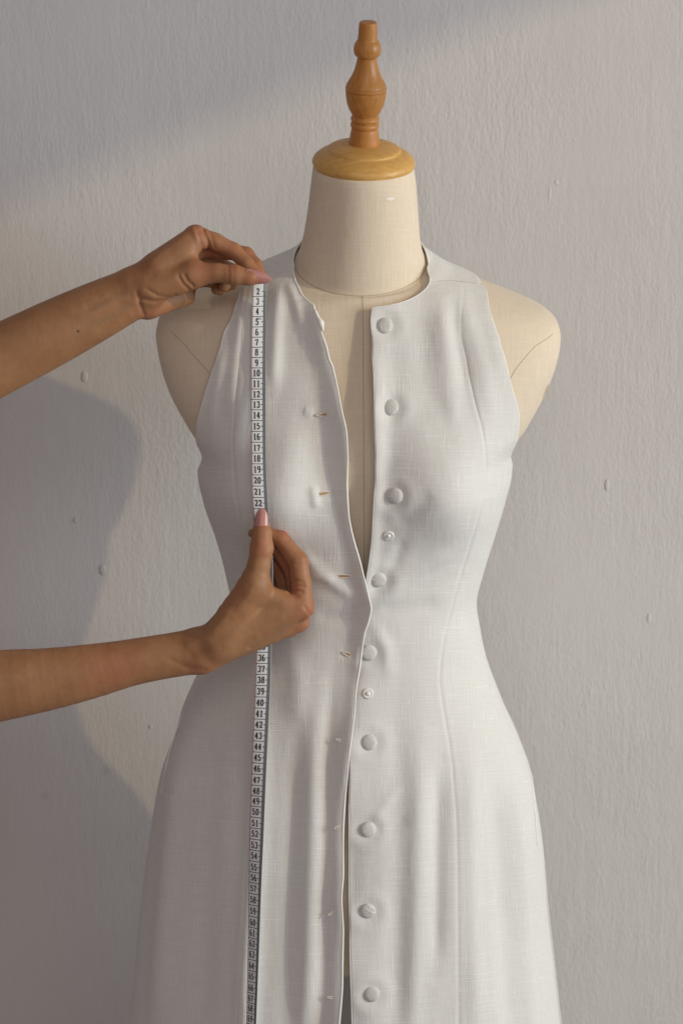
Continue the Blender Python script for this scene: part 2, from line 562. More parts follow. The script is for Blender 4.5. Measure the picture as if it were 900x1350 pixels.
# neck-base seam runs right round; centre front seam; armhole plate seams
th = np.linspace(-1.75, 1.75, 90)
tube("seam", form(th, np.full(90, 345.0)) * 1.0 - np.array((0, .0001, 0)), 0.00035, M_seam, dform, 6)
cfa = [loc_form(478, 430), loc_form(480, 760)]
cv = np.linspace(346, 790, 80)
xs_ = np.interp(cv, [346, 790], [form(*cfa[0])[0], form(*cfa[1])[0]])
cc_, ww_, nn_ = [form.at(cv)[k] for k in (0, 1, 7)]
ca_ = np.arcsin(np.sign(xs_ - cc_) * (np.abs(xs_ - cc_) / ww_) ** (nn_ / 2))
tube("seam", form(ca_, cv) - np.array((0, .0001, 0)), 0.0003, M_seam, dform, 6)
seam_on([(226, 436), (244, 455), (262, 476), (280, 500), (292, 540)], 30, 0.00027)
seam_on([(728, 440), (706, 456), (680, 486), (660, 520)], 30, 0.00027)

# turned parts, axis tipped forward with the neck
tilt = R(11)
AX = np.array((0.028, -math.sin(tilt), math.cos(tilt)))
AX /= np.linalg.norm(AX)
AX1 = np.cross(np.array((0, 1.0, 0)), AX); AX1 /= np.linalg.norm(AX1)
AX2 = np.cross(AX, AX1)


def lathe(name, base, prof, mat, parent, seg=64, sub=6):
    pr = np.array(prof, float)
    s = np.r_[0, np.cumsum(np.hypot(*np.diff(pr, axis=0).T))]
    q = np.unique(np.concatenate([np.linspace(s[i], s[i + 1], sub, endpoint=True) for i in range(len(s) - 1)]))
    rr, hh = herm(s, pr[:, 0], q) / PXM, herm(s, pr[:, 1], q) / PXM
    t = np.linspace(0, 2 * np.pi, seg, endpoint=False)
    Vv = base + hh[:, None, None] * AX + rr[:, None, None] * (np.cos(t)[None, :, None] * AX1 + np.sin(t)[None, :, None] * AX2)
    f = [tuple(x) for x in grid_faces(len(q), seg, True)]
    n = len(q)
    f += [tuple(range((n - 1) * seg, n * seg))]
    o = mesh_obj(name, (Vv - base).reshape(-1, 3), f, mat, parent)
    o.matrix_parent_inverse.identity()
    o.location = Vector(base) - parent.location
    return o


cap_base = at(479, 219, -0.020)
lathe("neck_cap", cap_base, [(40, -2), (62, -1), (64.3, 1.5), (65.2, 5), (64, 9), (60, 13.5), (54, 17.5), (48.5, 20), (46.8, 21), (45.8, 23), (41, 25.6), (30, 28.5), (18, 30), (2, 30.4)], M_cap, dform)
fin_base = cap_base + AX * 28.5 / PXM
FH = [(19.2, 0), (19.3, 3), (18.6, 10), (17.2, 22), (16.6, 25), (17.9, 27.5), (18.2, 30), (17.4, 33), (16.2, 34.4), (17.6, 36.5), (18.1, 39), (17.3, 42), (16.3, 43.5),
      (17.6, 47), (20.8, 54), (23.8, 64), (25.4, 76), (25.6, 80), (24.4, 81.2), (24.4, 82), (25.9, 83.4), (25.9, 86), (24.8, 87.6), (25.0, 89), (24.0, 92), (19.6, 101), (15.6, 112), (13.2, 123), (12.3, 130),
      (12.6, 131.5), (15.2, 134), (16.9, 139), (17.2, 144), (16.2, 150), (13.6, 155.4), (12.7, 157), (12.5, 158), (11.3, 180), (10.6, 182.5), (9.6, 183.2), (1, 183.4)]
lathe("finial", fin_base, [(r, h * 0.862) for r, h in FH], M_final, dform, 56, 5)

# ------------------------------------------------------------------ dress
dress = empty("dress", at(465, 1350, 0.0))
tag(dress, "sleeveless white slub linen dress buttoned down the front on the form", "dress")


def seg_dist(x, y, pts):
    """Distance in photo pixels from points to a polyline, and the fraction along it."""
    pts = np.asarray(pts, float)
    best = np.full(x.shape, 1e9); frac = np.zeros(x.shape)
    L = np.r_[0, np.cumsum(np.hypot(*np.diff(pts, axis=0).T))]
    side = np.zeros(x.shape)
    for i in range(len(pts) - 1):
        ax, ay = pts[i]; bx, by = pts[i + 1]
        dx, dy = bx - ax, by - ay
        t = np.clip(((x - ax) * dx + (y - ay) * dy) / (dx * dx + dy * dy), 0, 1)
        d = np.hypot(x - ax - t * dx, y - ay - t * dy)
        k = d < best
        best = np.where(k, d, best)
        frac = np.where(k, (L[i] + t * (L[i + 1] - L[i])) / L[-1], frac)
    return best, frac


# (polyline in the front view, width px, height mm, fade at ends)
FOLDS = [
    # right bodice: drape from the neck point
    ([(577, 385), (584, 440), (592, 510), (600, 580)], 11, 3.4), ([(556, 400), (558, 470), (566, 560)], 13, -2.0), ([(602, 388), (620, 440), (634, 500), (640, 560)], 11, 3.0),
    ([(592, 400), (604, 460), (614, 520)], 8, -2.4), ([(628, 390), (645, 440), (658, 500)], 9, 1.8), ([(530, 430), (530, 500), (536, 590)], 16, 1.6),
    # left bodice
    ([(372, 372), (368, 410), (364, 460), (362, 520)], 9, 3.2), ([(378, 376), (392, 405), (400, 440)], 7, 2.2), ([(354, 380), (346, 430), (340, 490)], 8, -2.4),
    ([(330, 385), (318, 440), (310, 500), (308, 560)], 10, 2.6), ([(330, 470), (322, 540), (316, 610)], 8, 2.4), ([(300, 450), (290, 510), (284, 570)], 8, 1.8), ([(385, 560), (380, 640), (372, 690)], 18, 1.5),
    # pull at the closed button
    ([(490, 790), (520, 766), (560, 738), (600, 716)], 10, 2.4), ([(492, 802), (530, 800), (580, 792)], 12, -1.6), ([(480, 792), (450, 772), (415, 742), (390, 715)], 9, 2.4),
    ([(482, 806), (450, 812), (415, 806)], 11, -1.6), ([(500, 776), (520, 735), (534, 700)], 9, -2.0), ([(486, 812), (505, 850), (512, 900)], 9, 1.6), ([(520, 690), (545, 670), (575, 650)], 12, -1.5),
    # skirt
    ([(268, 920), (246, 1000), (232, 1100), (222, 1250), (214, 1400)], 15, 6.0), ([(300, 920), (284, 1020), (276, 1150), (268, 1400)], 20, -4.0), ([(352, 890), (345, 1000), (338, 1120), (330, 1250), (322, 1450)], 14, 6.5),
    ([(392, 930), (388, 1040), (384, 1200), (378, 1420)], 14, -3.0), ([(420, 900), (412, 1050), (408, 1200), (402, 1420)], 13, 3.2), ([(442, 860), (432, 1000), (428, 1200), (424, 1420)], 9, -2.4),
    ([(578, 1000), (575, 1080), (574, 1180), (572, 1290)], 11, -4.6), ([(553, 960), (550, 1060), (546, 1180), (540, 1400)], 13, 3.4), ([(612, 960), (616, 1080), (618, 1200), (622, 1400)], 13, 3.0),
    ([(645, 1000), (654, 1120), (662, 1260), (668, 1420)], 14, -3.4), ([(672, 1000), (684, 1120), (692, 1260), (700, 1420)], 13, 3.6), ([(520, 900), (524, 1000), (522, 1150), (520, 1400)], 15, -2.2),
    ([(488, 1090), (505, 1062), (530, 1030)], 7, 1.0), ([(486, 1094), (510, 1090), (540, 1075)], 8, -1.2),
    # puckers at the buttonholes
    ([(408, 640), (412, 655), (414, 668)], 6, 2.2), ([(432, 652), (455, 650)], 5, -1.2), ([(414, 546), (400, 542)], 6, 1.2), ([(445, 759), (425, 757), (405, 750)], 6, 1.4), ([(470, 862), (448, 860)], 6, -1.0),
    ([(385, 845), (395, 900), (392, 960)], 14, 2.0),
]
SEAMS = [
    [(608, 388), (605, 434), (612, 468), (622, 527), (631, 568), (634, 600), (631, 640), (614, 710), (594, 780), (578, 850), (574, 895), (579, 931), (592, 1009), (598, 1109), (599, 1220), (601, 1350), (603, 1500)],
    [(330, 384), (322, 430), (318, 480), (314, 560), (315, 624), (322, 680), (340, 770), (356, 850), (354, 930), (342, 1010), (333, 1110), (326, 1220), (318, 1350), (312, 1500)],
]
BUTTONS = [(507, 429), (514, 538), (521, 653), (498, 764), (486, 861), (486, 979), (484, 1092), (485, 1201), (489, 1309)]
HOLES = [(428, 546, 12), (425, 652, 11), (452, 759, 13), (459, 862, 8), (449, 978, 7), (444, 1090, 6), (439, 1203, 7), (437, 1314, 6)]


def relief(x, y):
    h = np.zeros_like(x)
    for pts, s, amp in FOLDS:
        if np.mean([p[1] for p in pts]) < 620 and np.mean([p[0] for p in pts]) > 500: s, amp = s * 1.25, amp * 0.75
        d, f = seg_dist(x, y, curve_pts(pts, 8))
        fade = np.clip(np.minimum(f, 1 - f) * 4.0, 0, 1)
        fade = fade * fade * (3 - 2 * fade)
        h += amp * 0.001 * np.exp(-(d / s) ** 2) * (0.15 + 0.85 * fade) * np.where((f <= 0) | (f >= 1), np.exp(-(d / (s * .6)) ** 2), 1)
    for pts in SEAMS:
        pts = curve_pts(pts, 40)
        d, f = seg_dist(x, y, pts)
        h += -0.00055 * np.exp(-(d / 1.5) ** 2) * np.clip(f * 9, 0, 1) + 0.00015 * np.exp(-((d - 4.5) / 3) ** 2)
    for bx, by in BUTTONS:
        d = np.hypot(x - bx, y - by)
        h += -0.0016 * np.exp(-(d / 14) ** 2) + 0.0008 * np.exp(-((d - 22) / 9) ** 2)
    # slow irregular drape
    h += 0.0009 * np.sin(x / 23 + 1.3 * np.sin(y / 140)) * np.clip((y - 850) / 250, 0, 1) + 0.0005 * np.sin(x / 13.0 + y / 61) + 0.0004 * np.sin(x / 31 - y / 47 + 2)
    return h


LI = [(378, 362), (382, 376), (390, 389), (400, 400), (408, 406), (413, 408), (418, 424), (424, 444), (432, 470), (441, 502), (450, 545), (456, 575), (457, 600), (455, 635), (457, 670), (466, 710), (477, 748), (485, 782), (488, 799), (485, 815),
      (479, 838), (474, 880), (468, 930), (462, 980), (458, 1018), (454, 1060), (452, 1100), (452, 1150), (450, 1182), (452, 1230), (451, 1290), (447, 1350), (442, 1440)]
RI = [(572, 378), (566, 387), (553, 396), (535, 403), (512, 407.5), (490, 409), (490, 440), (491, 480), (493, 530), (494, 570), (496, 610), (496, 645), (492, 695), (487, 735), (483, 758), (477, 800), (470, 850), (464, 900), (461, 960), (460, 1010), (460, 1060),
      (460, 1120), (460, 1180), (461, 1230), (462, 1290), (464, 1350), (466, 1440)]
LO_px = [(316, 380), (307, 408), (298, 434), (289, 460), (276, 497)]
RO_px = [(643, 379), (648, 405), (654, 436), (662, 462), (671, 492)]


def to_av(pts):
    return np.array([loc_gown(*p) for p in pts])


AX_SCALE = 330.0


def flat_a(px, v):
    c, w, z, df, db, ti, cy, n = [float(q[0]) for q in gown.at(np.array([v], float))]
    q = (float(at(px, v, 0.0)[0]) - c) / w
    q = max(-.9995, min(.9995, q))
    return math.asin(math.copysign(abs(q) ** (n / 2), q))


def densify(av, n):
    q = curve_pts(np.c_[av[:, 0] * AX_SCALE, av[:, 1]], n)
    return np.c_[q[:, 0] / AX_SCALE, q[:, 1]]


def panel(name, inner, outer_px, sgn, corner, lift_edge, label):
    av_i = to_av(inner)
    v_end = 1600
    tail_i = np.array([[av_i[-1, 0], v_end]])
    av_i = np.vstack([av_i, tail_i])
    av_o = to_av(outer_px)
    v5 = av_o[-1, 1]
    ap = [(269, 545), (270, 575), (273, 600)] if sgn < 0 else [(673, 522), (671, 555), (665, 594)]
    arm = [(flat_a(x_, y_), y_) for x_, y_ in ap] + [(sgn * 1.62, 624)]
    side = [(sgn * 1.62, v) for v in (680, 760, 840, 920, 1000, 1100, 1200, 1300, 1440, v_end)]
    av_o = np.vstack([av_o, arm, side])
    # inner: neckline part then front edge; outer: armhole part then side seam
    n1, n2 = 70, 520
    I = np.vstack([densify(av_i[:corner + 1], n1), densify(av_i[corner:], n2)[1:]])
    n_arm = len(outer_px) + len(arm)
    O1 = densify(av_o[:n_arm], 200)
    O2 = densify(av_o[n_arm - 1:], n1 + n2 - 200)[1:]
    O = np.vstack([O1, O2])
    # match rows: outer resampled so that its v roughly follows the inner edge's v below the armpit
    m = len(I)
    vi = I[:, 1]
    so = np.maximum.accumulate(O[:, 1] + np.arange(len(O)) * 1e-6)
    k = np.linspace(0, 1, m)
    blend = np.clip((vi - 400) / 260, 0, 1) ** 1.0
    # arc-length position on outer whose v equals target
    tgt = vi.copy()
    v0 = O[0, 1]
    tgt = np.where(np.arange(m) < n1, v0 + (np.arange(m) / (n1 - 1)) * 34, np.maximum(tgt, v0 + 34))
    lo = np.arange(m) >= n1
    f = np.clip((vi - vi[n1]) / (640 - vi[n1]), 0, 1)
    tgt = np.where(lo, (1 - f) * (v0 + 34 + (vi - vi[n1])) + f * vi, tgt)
    tgt = np.maximum.accumulate(tgt)
    idx = np.interp(tgt, so, np.arange(len(O)))
    Oa = np.interp(idx, np.arange(len(O)), O[:, 0])
    Ov = np.interp(idx, np.arange(len(O)), O[:, 1])
    nc = 200
    t = np.linspace(0, 1, nc)
    Ag = I[:, 0][:, None] * (1 - t) + Oa[:, None] * t
    Vg = I[:, 1][:, None] * (1 - t) + Ov[:, None] * t
    P = gown(Ag, Vg)
    N = normals(P)
    if np.mean(N[:, :nc // 2, 1]) > 0:
        N = -N
    x, y = proj(P)
    h = 0.0028 + 0.0027 * np.clip(np.cos(Ag) * 2, 0, 1) + relief(x, y) * np.clip(np.cos(Ag) * 4, 0, 1)
    # free edge stands a little off the form
    edge = np.exp(-(t * (np.abs(Oa - I[:, 0])[:, None]) / 0.05) ** 2)
    h = h + lift_edge(y, x) * edge * np.clip((np.arange(m) - n1 + 12) / 40, 0, 1)[:, None]
    P = P + N * h[..., None]
    uv = np.stack([P[..., 0] + np.where(np.abs(Ag) > 1.1, sgn * (P[..., 1] + 0.05), 0), P[..., 2] + 0.25 * P[..., 1]], -1)
    if sgn > 0: uv = uv + np.array((0.7, 0.3))
    F = grid_faces(m, nc)
    if sgn < 0: F = F[:, ::-1]
    o = mesh_obj(name, P.reshape(-1, 3), F, M_dress, dress, True, uv.reshape(-1, 2))
    if label: o["label"] = label
    sm = o.modifiers.new("thick", 'SOLIDIFY')
    sm.thickness, sm.offset = 0.0014, 0
    # rolled edge binding: shoulder -> armhole and neckline -> front edge
    inner_line = P[:, 0] + N[:, 0] * 0.0002
    kk = np.arange(len(inner_line[::2]))
    tube("front_edge_fold", inner_line[::2], (0.00098 if sgn < 0 else 0.0006) * (1 + 0.22 * np.sin(kk / 9.0) * np.sin(kk / 23.0 + 1) + 0.10 * np.sin(kk / 2.7)), M_bind, o, 8)
    ah = np.searchsorted(Ov, 620)
    tube("armhole_edge", P[:ah:2, -1], 0.0008, M_bind, o, 8)
    return o, P, N, Ag, Vg


def lift_right(y, x):
    return 0.004 * np.exp(-((y - 560) / 150) ** 2) + 0.002 - 0.003 * np.clip((y - 760) / 30, 0, 1) + 0.0015 * np.sin(y / 38)


def lift_left(y, x):
    return 0.0055 * np.exp(-((y - 540) / 130) ** 2) + 0.005 + 0.002 * np.sin(y / 31 + 1)


pl, PL, NL, AL, VL = panel("front_panel", LI, LO_px, -1, 5, lift_left, "front panel with the buttonholes, in shade")
pr_, PR, NR, AR, VR = panel("front_panel", RI, RO_px, 1, 5, lift_right, "front panel carrying the covered buttons")

# back panel, from the shoulder seams round the back
def back_edge(Ag, Vg, sgn):
    N_, S_ = (Ag[0, 0], Vg[0, 0]), (Ag[0, -1], Vg[0, -1])
    pts = [N_, S_, (sgn * 1.75, S_[1] - 5), (sgn * 2.15, S_[1] - 3), (sgn * 2.4, S_[1] + 25), (sgn * 2.35, 490), (sgn * 2.0, 560), (sgn * 1.75, 612), (sgn * 1.6, 630), (sgn * 1.6, 800), (sgn * 1.6, 1000), (sgn * 1.6, 1300), (sgn * 1.6, 1600)]
    q = densify(np.array(pts), 900)
    return q


EL, ER = back_edge(AL, VL, -1), back_edge(AR, VR, 1)
vrow = np.concatenate([np.linspace(0, 0.04, 40, endpoint=False), np.linspace(0.04, 1, 140)])
qL = np.stack([np.interp(vrow * 899, np.arange(900), EL[:, k]) for k in (0, 1)], 1)
qR = np.stack([np.interp(vrow * 899, np.arange(900), ER[:, k]) for k in (0, 1)], 1)
tb = np.linspace(0, 1, 160)
Ab = qL[:, 0][:, None] * (1 - tb) + (qR[:, 0] - 2 * np.pi)[:, None] * tb
Vb = qL[:, 1][:, None] * (1 - tb) + qR[:, 1][:, None] * tb
hug = np.clip(np.minimum(tb, 1 - tb) / 0.2, 0, 1) ** 0.85
Vb = Vb - (Vb[:1] - 338) * hug[None, :] * np.clip(1 - vrow / 0.045, 0, 1)[:, None]
import os
if os.environ.get("DBG"): print("NECK", EL[0], ER[0], AL[0,-1], VL[0,-1], AR[0,-1], VR[0,-1])
PB = gown(Ab, Vb)
NB = normals(PB)
cen = PB.mean(axis=1, keepdims=True)
if np.mean(np.sum(NB * (PB - cen), -1)) < 0: NB = -NB
PB = PB + NB * (0.0028 + 0.0027 * np.clip(np.cos(Ab) * 2, 0, 1) + 0.002 * np.sin(Ab * 9) * np.clip((Vb - 900) / 300, 0, 1))[..., None]
uvb = np.stack([PB[..., 0] + 1.7, PB[..., 2]], -1)
ob = mesh_obj("back_panel", PB.reshape(-1, 3), grid_faces(len(vrow), 160), M_dress, dress, True, uvb.reshape(-1, 2))
sm = ob.modifiers.new("thick", 'SOLIDIFY'); sm.thickness, sm.offset = 0.0014, 0
tube("neck_edge", PB[0], 0.0009, M_bind, ob, 8)


def gown_point(px, py, P=None, N=None):
    """Point and normal of a finished front panel under a photo pixel."""
    x, y = proj(P.reshape(-1, 3))
    NN = N.reshape(-1, 3)
    k = np.argmin((x - px) ** 2 + (y - py) ** 2 + np.where(NN[:, 1] > 0, 1e6, 0))
    return P.reshape(-1, 3)[k], NN[k]


def frame(n):
    n = n / np.linalg.norm(n)
    u = np.cross(n, np.array((0, 0, 1.0)))
    u = -u if u[0] < 0 else u
    u /= np.linalg.norm(u)
    w = np.cross(u, n); w = -w if w[2] < 0 else w
    return u, w, n


def dome(name, p, n, r, h, mat, prof, seg=28, rot=0.0, label=None):
    u, w, n = frame(n)
    V, uv = [], []
    for (rr, hh) in prof:
        for j in range(seg):
            t = 2 * math.pi * j / seg + rot
            V.append(rr * r * (math.cos(t) * u + math.sin(t) * w) + n * hh * h)
            uv.append((rr * r * math.cos(t + rot * 3) + p[2] * 3, rr * r * math.sin(t + rot * 3) + p[0]))
    f = [tuple(x) for x in grid_faces(len(prof), seg, True)] + [tuple(range((len(prof) - 1) * seg, len(prof) * seg))]
    o = mesh_obj(name, V, f, mat, dress, True, uv)
    o.matrix_parent_inverse.identity()
    o.location = Vector(p) - dress.location
    if label: o["label"] = label
    return o


cover = [(0.55, -0.3), (0.86, -0.05), (0.97, 0.12), (1.0, 0.3), (0.97, 0.48), (0.88, 0.68), (0.72, 0.85), (0.5, 0.95), (0.25, 1.0), (0.02, 1.01)]
for i, (bx, by) in enumerate(BUTTONS):
    p, n = gown_point(bx, by, PR, NR)
    jit = rng.normal(0, 0.05, 3)
    r_ = 10.4 / PXM
    dome("button", p + n * 0.0006, n + 1.6 * jit, r_, 0.0041, M_button, cover, rot=0.25 * i)
snap_prof = [(0.6, -0.2), (1.0, 0.0), (1.0, 0.35), (0.85, 0.55), (0.62, 0.5), (0.5, 0.3), (0.42, 0.45), (0.36, 1.0), (0.2, 1.15), (0.02, 1.18)]
for bx, by in ((512, 705), (484, 915)):
    p, n = gown_point(bx, by, PR, NR)
    dome("press_stud", p + n * 0.0007, n, 7.0 / PXM, 0.0022, M_snap, snap_prof, label="clear plastic press stud")


def hole(px, py, hw, i):
    p, n = gown_point(px, py, PL, NL)
    u, w, n = frame(n)
    ang = rng.uniform(-0.12, 0.12) + (0.5 if i in (5, 6) else (-0.3 if i in (3, 4) else 0))
    u, w = u * math.cos(ang) + w * math.sin(ang), -u * math.sin(ang) + w * math.cos(ang)
    L, H = hw / PXM, (2.2 if i < 4 else 1.5) / PXM
    t = np.linspace(0, 2 * np.pi, 28, endpoint=False)
    loop = p + n * 0.0011 + np.outer(L * np.cos(t), u) + np.outer(H * np.sin(t) * (1 - 0.4 * np.cos(t) ** 2), w)
    loop = np.vstack([loop, loop[:2]])
    o = tube("buttonhole", loop, 0.00055, M_stitch, pl, 6)
    s0, s1 = (0.12, 0.95) if i < 3 else (0.05, 0.75)
    V = [p + n * 0.0010 + u * L * (s0 * 0 - .15 + .0) ]
    V = []
    k = 12
    for j in range(k):
        tt = 2 * math.pi * j / k
        V.append(p + n * 0.00125 + u * (L * (0.62 if i < 3 else .5) * math.cos(tt) + L * 0.22) + w * (H * (.85 if i < 4 else .45)) * math.sin(tt) * (1 - .35 * math.cos(tt)))
    mesh_obj("slit_patch", V, [tuple(range(k))], M_open if i < 4 else M_stitch, o, False)  # flat patch on the cloth; the upper ones take the painted shade colour


for i, hh in enumerate(HOLES):
    hole(*hh, i)
# little folded loop inside the neckline corner
lp = [gown_point(x, y, PL, NL)[0] for x, y in ((412, 409), (416, 418), (421, 427), (424, 436))]
lp = np.array(lp) + np.array((0.002, -0.001, 0))
tube("hanging_loop", curve_pts(lp, 14), [0.0016] * 6 + [0.002, 0.0026, 0.003, 0.0028, 0.0022, 0.0016, 0.0012, 0.0009], M_bind, pl, 8)
# side-seam pocket openings
for pts, nm in (([(690, 985), (699, 1030), (704, 1075), (706, 1115)], PR), ([(258, 905), (238, 955), (222, 1005), (213, 1050)], PL)):
    q = np.array([gown_point(x, y, nm, NR if nm is PR else NL)[0] for x, y in pts])
    nn = np.array([gown_point(x, y, nm, NR if nm is PR else NL)[1] for x, y in pts])
    o_ = tube("pocket_edge", curve_pts(q + nn * 0.0012, 30), np.r_[np.linspace(.0002, .0008, 10), [.0008] * 10, np.linspace(.0008, .0002, 10)], M_bind, pr_ if nm is PR else pl, 8)

# ------------------------------------------------------------------ tape measure
TY = [(355, 343, 9.2, -14), (384, 342, 9.0, -12), (440, 341, 9.4, -8), (500, 340.5, 9.6, 0), (600, 341, 9.4, 0), (663, 343, 9.8, 0), (700, 346.5, 9.8, 4), (760, 350, 9.6, 8), (800, 349.5, 9.6, 0), (850, 348, 9.6, 0), (900, 346.5, 9.8, 2), (955, 344, 9.9, 6), (1040, 340.5, 9.9, 14),
      (1100, 338.5, 9.7, 18), (1150, 337, 9.3, 24), (1250, 334.5, 8.6, 30), (1350, 331.5, 8.0, 34), (1480, 327, 7.8, 36)]
TYa = np.array(TY, float)
ys = np.arange(364, 1478, 3.0)
cx = herm(TYa[:, 0], TYa[:, 1], ys)
hw = herm(TYa[:, 0], TYa[:, 2], ys) / PXM
tw = np.radians(herm(TYa[:, 0], TYa[:, 3], ys))
xg, yg = proj(PL.reshape(-1, 3))
flat = PL.reshape(-1, 3)
dep = np.array([min(flat[np.argmin((xg - c - o) ** 2 + (yg - y) ** 2), 1] for o in (-8, 0, 8)) for c, y in zip(cx, ys)]) - 0.0035
# the hand holds it off the dress between; elsewhere it bridges hollows
dep[np.argmin(abs(ys - 700))] = min(dep[np.argmin(abs(ys - 700))], -0.127)
dep[ys <= 376] = -0.058


def hull(a, b):
    """Taut line from the viewer's side over the depth profile between two rows."""
    ia, ib = np.argmin(abs(ys - a)), np.argmin(abs(ys - b))
    st = []
    for i in range(ia, ib + 1):
        while len(st) >= 2 and (dep[st[-1]] - dep[st[-2]]) * (i - st[-2]) >= (dep[i] - dep[st[-2]]) * (st[-1] - st[-2]):
            st.pop()
        st.append(i)
    return np.interp(np.arange(ia, ib + 1), st, dep[st]), ia, ib


for a, b in ((364, 700), (700, 1478)):
    v_, ia, ib = hull(a, b)
    dep[ia:ib + 1] = v_
dep = np.convolve(np.r_[[dep[0]] * 6, dep, [dep[-1]] * 6], np.ones(13) / 13, 'valid')
ctr = at(cx, ys, dep)


def tape_pt(u, py, lift=0.0):
    """u in -1..1 across the tape, py photo row."""
    u, py = np.broadcast_arrays(np.asarray(u, float), np.asarray(py, float))
    c = np.stack([np.interp(py, ys, ctr[:, k]) for k in range(3)], -1)
    w_ = np.interp(py, ys, hw); t_ = np.interp(py, ys, tw)
    ax = np.stack([np.cos(t_), -np.sin(t_), 0 * t_], -1)
    nr = np.stack([-np.sin(t_), -np.cos(t_), 0 * t_], -1)
    return c + ax * (u * w_)[..., None] + nr * (lift + 0.0004 * (1 - u ** 2))[..., None]


tape = empty("tape_measure", ctr[5])
tag(tape, "white tape measure with black numbers held down the front of the dress", "tape measure")


def strip(name, u0, u1, mat, lift, thick, n=5):
    U, Yv = np.meshgrid(np.linspace(u0, u1, n), ys)
    V = tape_pt(U, Yv, lift)
    o = mesh_obj(name, V.reshape(-1, 3), grid_faces(len(ys), n), mat, tape)
    if thick:
        s = o.modifiers.new("thick", 'SOLIDIFY'); s.thickness, s.offset = thick, 0
    return o


strip("tape_band", -1, 1, M_tape, 0, 0.00045, 9)
strip("edge_scale", 0.56, 0.985, M_tape_edge, 0.0004, 0, 3)
strip("edge_binding", -0.995, -0.90, M_red, 0.0004, 0, 3)

LAB = {2: 384, 3: 397, 4: 410, 5: 424, 6: 437.5, 7: 451, 8: 464, 9: 478, 10: 491.5, 11: 505.5, 12: 519.5, 13: 533, 14: 547, 15: 561.5, 16: 575.5, 17: 590, 18: 604, 19: 618.5, 20: 633, 21: 648, 22: 663,
       35: 852, 36: 867, 37: 881.5, 38: 896, 39: 911, 40: 926, 41: 940.5, 42: 955, 43: 969.5, 44: 984, 45: 998.5, 46: 1013, 47: 1028, 48: 1042.5, 49: 1056, 50: 1070, 51: 1085, 52: 1099, 53: 1114, 54: 1128, 55: 1143, 56: 1157, 57: 1171, 58: 1186,
       59: 1201, 60: 1216, 61: 1230, 62: 1244, 63: 1258, 64: 1273, 65: 1287, 66: 1302, 67: 1316, 68: 1329, 69: 1343, 70: 1357}
for n_ in range(24, 35):
    LAB[n_] = 663 + (852 - 663) * (n_ - 22) / 13
arc = lambda cx_, cy_, rx, ry, a0, a1, n=12: [(cx_ + rx * math.cos(R(a0 + (a1 - a0) * i / n)), cy_ + ry * math.sin(R(a0 + (a1 - a0) * i / n))) for i in range(n + 1)]
DIG = {  # strokes on a 0..1 x 0..1 cell, y up, drawn with a flat pen: thick verticals, thin horizontals
    '0': [arc(.5, .5, .33, .46, 0, 360, 20)],
    '1': [[(.52, .04), (.52, .96)], [(.28, .8), (.52, .95)], [(.25, .03), (.8, .03)]],
    '2': [arc(.48, .7, .30, .26, 170, -40, 12) + [(.2, .1)], [(.16, .06), (.84, .06)], [(.84, .06), (.86, .22)]],
    '3': [arc(.46, .72, .28, .24, 160, -85, 12), arc(.46, .27, .32, .25, 85, -165, 12)],
    '4': [[(.62, .04), (.62, .96)], [(.62, .95), (.12, .3)], [(.1, .28), (.92, .28)], [(.42, .03), (.84, .03)]],
    '5': [[(.24, .94), (.8, .94)], [(.25, .95), (.22, .5)], arc(.46, .32, .33, .28, 130, -165, 14)],
    '6': [arc(.52, .5, .34, .46, 60, 200, 10) + [(.19, .3)], arc(.5, .29, .31, .26, 0, 360, 16)],
    '7': [[(.16, .92), (.86, .92)], [(.86, .92), (.52, .4), (.46, .04)], [(.16, .92), (.15, .74)]],
    '8': [arc(.5, .74, .27, .22, 0, 360, 16), arc(.5, .27, .32, .25, 0, 360, 16)],
    '9': [arc(.5, .71, .31, .26, 0, 360, 16), arc(.48, .5, .34, .46, 20, -120, 10)],
}


def pen_mesh(strokes, to_world, pw=0.175, ph=0.06):
    V, F = [], []
    for st in strokes:
        st = np.array(st, float)
        T = np.gradient(st, axis=0)
        T /= np.linalg.norm(T, axis=1)[:, None] + 1e-9
        Nn = np.c_[-T[:, 1], T[:, 0]]
        hwid = np.hypot(pw * Nn[:, 0], ph * Nn[:, 1])
        a, b = st + Nn * hwid[:, None], st - Nn * hwid[:, None]
        o = len(V)
        for p, q in zip(a, b): V += [p, q]
        for i in range(len(st) - 1): F.append((o + 2 * i, o + 2 * i + 1, o + 2 * i + 3, o + 2 * i + 2))
    return to_world(np.array(V)), F


CW, CH = 4.2, 8.6          # digit cell in photo pixels
for n_, yc in LAB.items():
    s_ = str(n_)
    allV, allF = [], []
    for i, ch in enumerate(s_):
        x0 = -1.9 + (-len(s_) / 2 + i) * (CW + 0.5)
        def tw_(q, x0=x0, i=i):
            return tape_pt((x0 + q[:, 0] * CW) / 9.5, yc + CH / 2 - q[:, 1] * CH, 0.00045 + 0.00001 * i)
        V, F = pen_mesh(DIG[ch], tw_)
        o = len(allV)
        allV += list(V); allF += [tuple(k + o for k in f) for f in F]
    mesh_obj("numeral", allV, allF, M_ink, tape, False)
tv, tf = [], []


def tick(u0, u1, py, w):
    o = len(tv)
    uu = np.linspace(u0, u1, 4)
    for u in uu:
        tv.extend(tape_pt([u, u], [py - w, py + w], 0.0005))
    for i in range(3): tf.append((o + 2 * i, o + 2 * i + 1, o + 2 * i + 3, o + 2 * i + 2))


